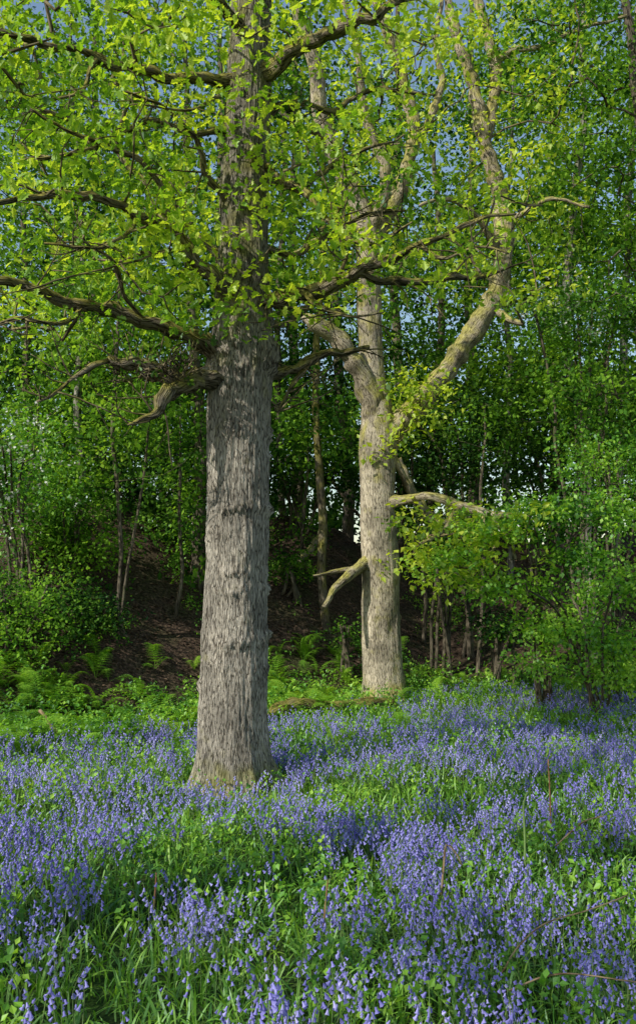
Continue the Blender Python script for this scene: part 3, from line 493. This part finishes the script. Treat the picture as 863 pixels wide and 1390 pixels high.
# ---------------------------------------------------------------- bluebells
def bell(m_,c,d,L,ns,rings,rnd,mat=1):
    d=norm(d); a=norm(np.cross(d,np.array([.3,.9,.2]))); b=np.cross(d,a); V=[]
    for (t,r) in rings:
        for k in range(ns):
            th=k/ns*2*math.pi; V.append(c+d*L*t+(a*math.cos(th)+b*math.sin(th))*L*r)
    nr=len(rings); f=[];
    for i_ in range(nr-1):
        for k in range(ns): f+=[i_*ns+k,i_*ns+(k+1)%ns,(i_+1)*ns+(k+1)%ns,(i_+1)*ns+k]
    m_.add(V,f,[4]*((nr-1)*ns),mat,rnd)
def bluebell(seed,lod):
    r=np.random.default_rng(seed); st=MB(); fl=MB(); k=7 if lod==0 else 4; t=np.linspace(0,1,k); h=r.uniform(.20,.29)
    pts=np.stack([.02*t+.05*np.clip(t-.62,0,1)**1.3*3,0*t,h*(t-.35*np.clip(t-.72,0,1)**1.5)],-1)
    tube(st,pts,(.0022 if lod==0 else .0028)*(1-.6*t),4 if lod==0 else 3,0,.5,False)
    nb=r.integers(3,8)
    for q in range(nb):
        tt=.60+.40*q/(nb-1); p=np.array([np.interp(tt,t,pts[:,i]) for i in range(3)])
        ang=r.normal(0,.9); out=np.array([math.cos(ang),math.sin(ang),0]); ped=p+out*.011+np.array([0,0,.003])
        d=np.array([out[0]*.45,out[1]*.45,-.8]) if q<nb-1 else np.array([.6,0,-.6]); L=.0165*(1-.25*q/nb)
        if lod==0: bell(fl,ped,d,L,6,[(0,.10),(.15,.25),(.7,.25),(1,.55)],.5+r.normal(0,.14))
        elif lod==1: bell(fl,ped,d,L*1.1,4,[(0,.16),(.6,.28),(1,.52)],.5+r.normal(0,.14))
        else: bell(fl,ped,d,L*1.2,3,[(0,.2),(1,.55)],.5+r.normal(0,.14))
    return st,fl
def tm_of(st,fl):
    V=np.concatenate(st.v+fl.v); f=np.concatenate(st.f+[a+st.c for a in fl.f]); n=np.concatenate(st.n+fl.n); m=np.concatenate(st.m+fl.m); return (V,f,n,m)
TL={l:[tm_of(*bluebell(10*l+k,l)) for k in range(6)] for l in (1,2)}
def strap(seed):
    r=np.random.default_rng(seed); k=5; t=np.linspace(0,1,k); L=1.; bend=r.uniform(.4,1.5)
    x=L*.5*t**1.6*bend; z=L*(t-.5*bend*t**2.2)*.9; w=.021*np.array([.7,1,1,.75,.05])
    V=[];
    for i in range(k): V+=[(x[i],-w[i],z[i]+.006),(x[i],w[i],z[i]+.006)]
    return T(V,[(2*i,2*i+1,2*i+3,2*i+2) for i in range(k-1)])
ST=[strap(k) for k in range(6)]
def field(n,y0=2.9,y1=16.2,pad=.9,clear=1.):
    y=np.sqrt(rng.uniform(y0**2,y1**2,n)); x=rng.uniform(-.40,.40,n)*y+rng.uniform(-pad,pad,n)*.4
    ok=(y<edge(x)+rng.normal(-.1,.4,n)); ok&=np.hypot(x-R1[0],(y-R1[1]+.12)*.8)>.46*clear; ok&=np.hypot(x-R2[0],y-R2[1]+.1)>.5*clear
    if clear>.9: ok&=~((x>-.9)&(x<1.2)&(y>11.4)&(y<13.2+.2*x))
    return x[ok],y[ok]
x,y=field(24000)
n2=int(3500); ya=np.sqrt(rng.uniform(2.9**2,6.2**2,n2)); xa=rng.uniform(-.42,.42,n2)*ya; x=np.concatenate([x,xa]); y=np.concatenate([y,ya])
dens=np.array([.8*mn.noise(Vector((a*.9,b*.9,0)))+.9*mn.noise(Vector((a*2.9,b*2.9,4)))+.6*mn.noise(Vector((a*7,b*7,4))) for a,b in zip(x,y)])
ok=dens+rng.normal(0,.22,len(x))>.10+.10*(y<6)-.12*((y>7)&(y<11))+.08*((x<0)&(y<6.5))
x=x[ok]; y=y[ok]; z=H(x,y)-.01; o_=np.argsort(y); x,y,z=x[o_],y[o_],z[o_]
vis=np.where((np.abs(x)<.36*y)&(y>3.35))[0][:300]; rest=np.setdiff1d(np.arange(len(x)),vis)
NV=6; SM=[]
for k in range(NV):
    st,fl=bluebell(100+k,0); a=st.build('stem',M['stem'],None,True)
    for q in range(len(fl.m)): fl.m[q]=fl.m[q]*0
    b=fl.build('flower_spike',M['bell'],None,True)
    lv=MB(); nl=3; Rr=yaw(nl,.12); inst(lv,ST[k%5],np.zeros((nl,3)),Rr,np.array([.20,.24,.17]),np.array([.4,.55,.65])); c=lv.build('leaves',M['blade'],None,True)
    SM.append((a.data,b.data,c.data)); [bpy.data.objects.remove(q) for q in (a,b,c)]
for i_ in vis:
    r=bpy.data.objects.new('bluebell',None); C.objects.link(r); r.location=(x[i_],y[i_],z[i_]); s=rng.uniform(.75,1.2); r.scale=(s,s,s); r.rotation_euler=(rng.normal(0,.08),rng.normal(0,.08),rng.uniform(0,6.28)); r.empty_display_size=.05
    tag(r,'single violet-blue bluebell flower stem in the front rows of the flower carpet','bluebell','bluebells in the foreground')
    for nm,me in zip(('stem','flower_spike','leaves'),SM[int(rng.integers(NV))]):
        o=bpy.data.objects.new(nm,me); C.objects.link(o); o.parent=r
m_=MB()
for lod,(a,b) in {1:(0,8.5),2:(8.5,30)}.items():
    id_=rest[(y[rest]>=a)&(y[rest]<b)]; ch=rng.integers(0,6,len(id_))
    for k in range(6):
        s=id_[ch==k]; inst(m_,TL[lod][k],np.stack([x[s],y[s],z[s]],-1),yaw(len(s),.09),rng.uniform(.62,1.22,len(s)),np.clip(.5+rng.normal(0,.2,len(s)),0,1))
tag(m_.build('bluebell_carpet',[M['stem'],M['bell']],None,True),'dense carpet of violet-blue bluebells around both oaks','bluebells',kind='stuff')
print('bluebells',len(x))
m_=MB(); gx,gy=field(70000,clear=.75); k5=rng.integers(0,6,len(gx)); gz=H(gx,gy)-.01
for k in range(6):
    s=k5==k; inst(m_,ST[k],np.stack([gx[s],gy[s],gz[s]],-1),yaw(s.sum(),.3),rng.uniform(.11,.27,s.sum()),np.clip(.5+rng.normal(0,.25,s.sum()),0,1))
tag(m_.build('bluebell_leaves',M['blade']),'strap shaped green leaves and grass under the bluebells','leaves',kind='stuff')
m_=MB(); n=3200; hx,hy=field(n,clear=.6); cl=np.stack([hx,hy,H(hx,hy)+rng.uniform(.08,.24,len(hx))],-1)
keep=np.array([mn.noise(Vector((a*.9+9,b*.9,2)))+.5*mn.noise(Vector((a*3+9,b*3,2))) for a,b in zip(hx,hy)])>-.05
leaves(m_,cl[keep],16,.09,.04,KITE,.5,.4,.1,.0)
yy=rng.uniform(9,21,4600); xx=rng.uniform(-.42,.42,4600)*yy; e=edge(xx); ok=(yy>e-.8)&(yy<e+8); nz=np.array([mn.noise(Vector((a*.55,b*.55,7)))+.5*mn.noise(Vector((a*1.7,b*1.7,3))) for a,b in zip(xx,yy)])
ok&=(nz>np.where(yy<e+2.2,-.4,np.where(xx>-1,.24,.1))); cl=np.stack([xx[ok],yy[ok],H(xx[ok],yy[ok])+rng.uniform(.04,.28,ok.sum())],-1); leaves(m_,cl,26,.15,.055,KITE,.6,.5,.1,-.05)
tag(m_.build('undergrowth',M['hedge']),'low green leafy undergrowth on the bank and between the flowers','undergrowth',kind='stuff')
n=26000; yy=rng.uniform(9,24,n); xx=rng.uniform(-.42,.42,n)*yy; ok=yy>edge(xx)-.2; xx,yy=xx[ok],yy[ok]
m_=MB(); inst(m_,KITE,np.stack([xx,yy,H(xx,yy)+.012],-1),frames(len(xx),.35,0),rng.uniform(.04,.09,len(xx)),np.clip(rng.normal(.5,.25,len(xx)),0,1))
tag(m_.build('leaf_litter',M['litter']),'brown dead leaves scattered over the earth bank','dead leaves',kind='stuff')
def stalk(label,pts,mat,name='dry_stalk',cat='stalk'):
    m_=MB(); a=P(pts[0][0],pts[0][1],pts[0][2])
    limb(m_,pts,5,.04,.1,5,.008); o=m_.build(name,mat,None,True,a); o.location=tuple(a); tag(o,label,cat,'dry stalks among the bluebells')
def YG(py): return CAMZ*F/(py-820)
stalk('bent tan stalk snapped over near the lower right',[(598,1215,YG(1240),1.8),(602,1180,YG(1240),1.7),(606,1150,YG(1240),1.5),(618,1160,YG(1240),1.2),(628,1178,YG(1240),.9)],M['dry'])
stalk('thin upright reddish stem at the right of the flowers',[(748,1130,YG(1150),1.2),(746,1080,YG(1150),1.1),(745,1030,YG(1150),.8)],M['red'])
stalk('green fern crozier standing straight above the flowers at right',[(712,1180,YG(1200),1.8),(713,1130,YG(1200),1.6),(711,1090,YG(1200),1.4),(718,1073,YG(1200),1.1),(726,1080,YG(1200),.8)],M['stem'],'fern_crozier','fern')
stalk('long arching dry bramble stem at the bottom right corner',[(680,1320,YG(1340),1.2),(700,1288,YG(1340),1.1),(740,1255,YG(1340),1),(790,1238,YG(1340),.9),(850,1215,YG(1340),.6)],M['dry'],'bramble_stem')
stalk('thin tan stalk leaning at the right edge of the flowers',[(755,1150,YG(1170),1.2),(790,1117,YG(1170),1.1),(820,1108,YG(1170),.8)],M['dry'])
stalk('short red stalk at bottom centre',[(440,1260,YG(1275),1.5),(442,1225,YG(1275),1.3),(445,1195,YG(1275),.9)],M['red'])
stalk('short red stalk at the lower left',[(210,1240,YG(1250),1.4),(212,1210,YG(1250),1.2),(213,1185,YG(1250),.9)],M['red'])
stalk('long dry stem lying along the bottom right',[(690,1345,YG(1370),1.2),(760,1325,YG(1370),1.2),(840,1332,YG(1370),1),(900,1340,YG(1370),.8)],M['dry'])
# ---------------------------------------------------------------- light and camera
S=Vector((-.70,-.60,.66)).normalized(); el=math.asin(S.z)
sun=bpy.data.lights.new('sun','SUN'); sun.energy=5; sun.angle=math.radians(.5); sun.color=(1,.96,.86)
so=bpy.data.objects.new('sun',sun); C.objects.link(so); so.rotation_euler=S.to_track_quat('Z','Y').to_euler()
w=bpy.data.worlds.new('World'); bpy.context.scene.world=w; w.use_nodes=True; nt=w.node_tree; bg=nt.nodes['Background']
sk=nt.nodes.new('ShaderNodeTexSky'); sk.sky_type='NISHITA'; sk.sun_disc=False; sk.sun_elevation=el; sk.sun_rotation=math.atan2(S.x,S.y); sk.air_density=1.5; sk.dust_density=.6; sk.ozone_density=1.6
nt.links.new(sk.outputs[0],bg.inputs[0]); bg.inputs[1].default_value=.15
cam=bpy.data.cameras.new('camera'); co=bpy.data.objects.new('camera',cam); C.objects.link(co); co.location=(0,0,CAMZ); co.rotation_euler=(math.pi/2+PITCH,0,0)
cam.sensor_fit='HORIZONTAL'; cam.sensor_width=24; cam.lens=24*F/863; cam.clip_end=2000; cam.clip_start=.05
bpy.context.scene.camera=co
vs=bpy.context.scene.view_settings; vs.view_transform='Standard'; vs.look='None'; vs.exposure=0
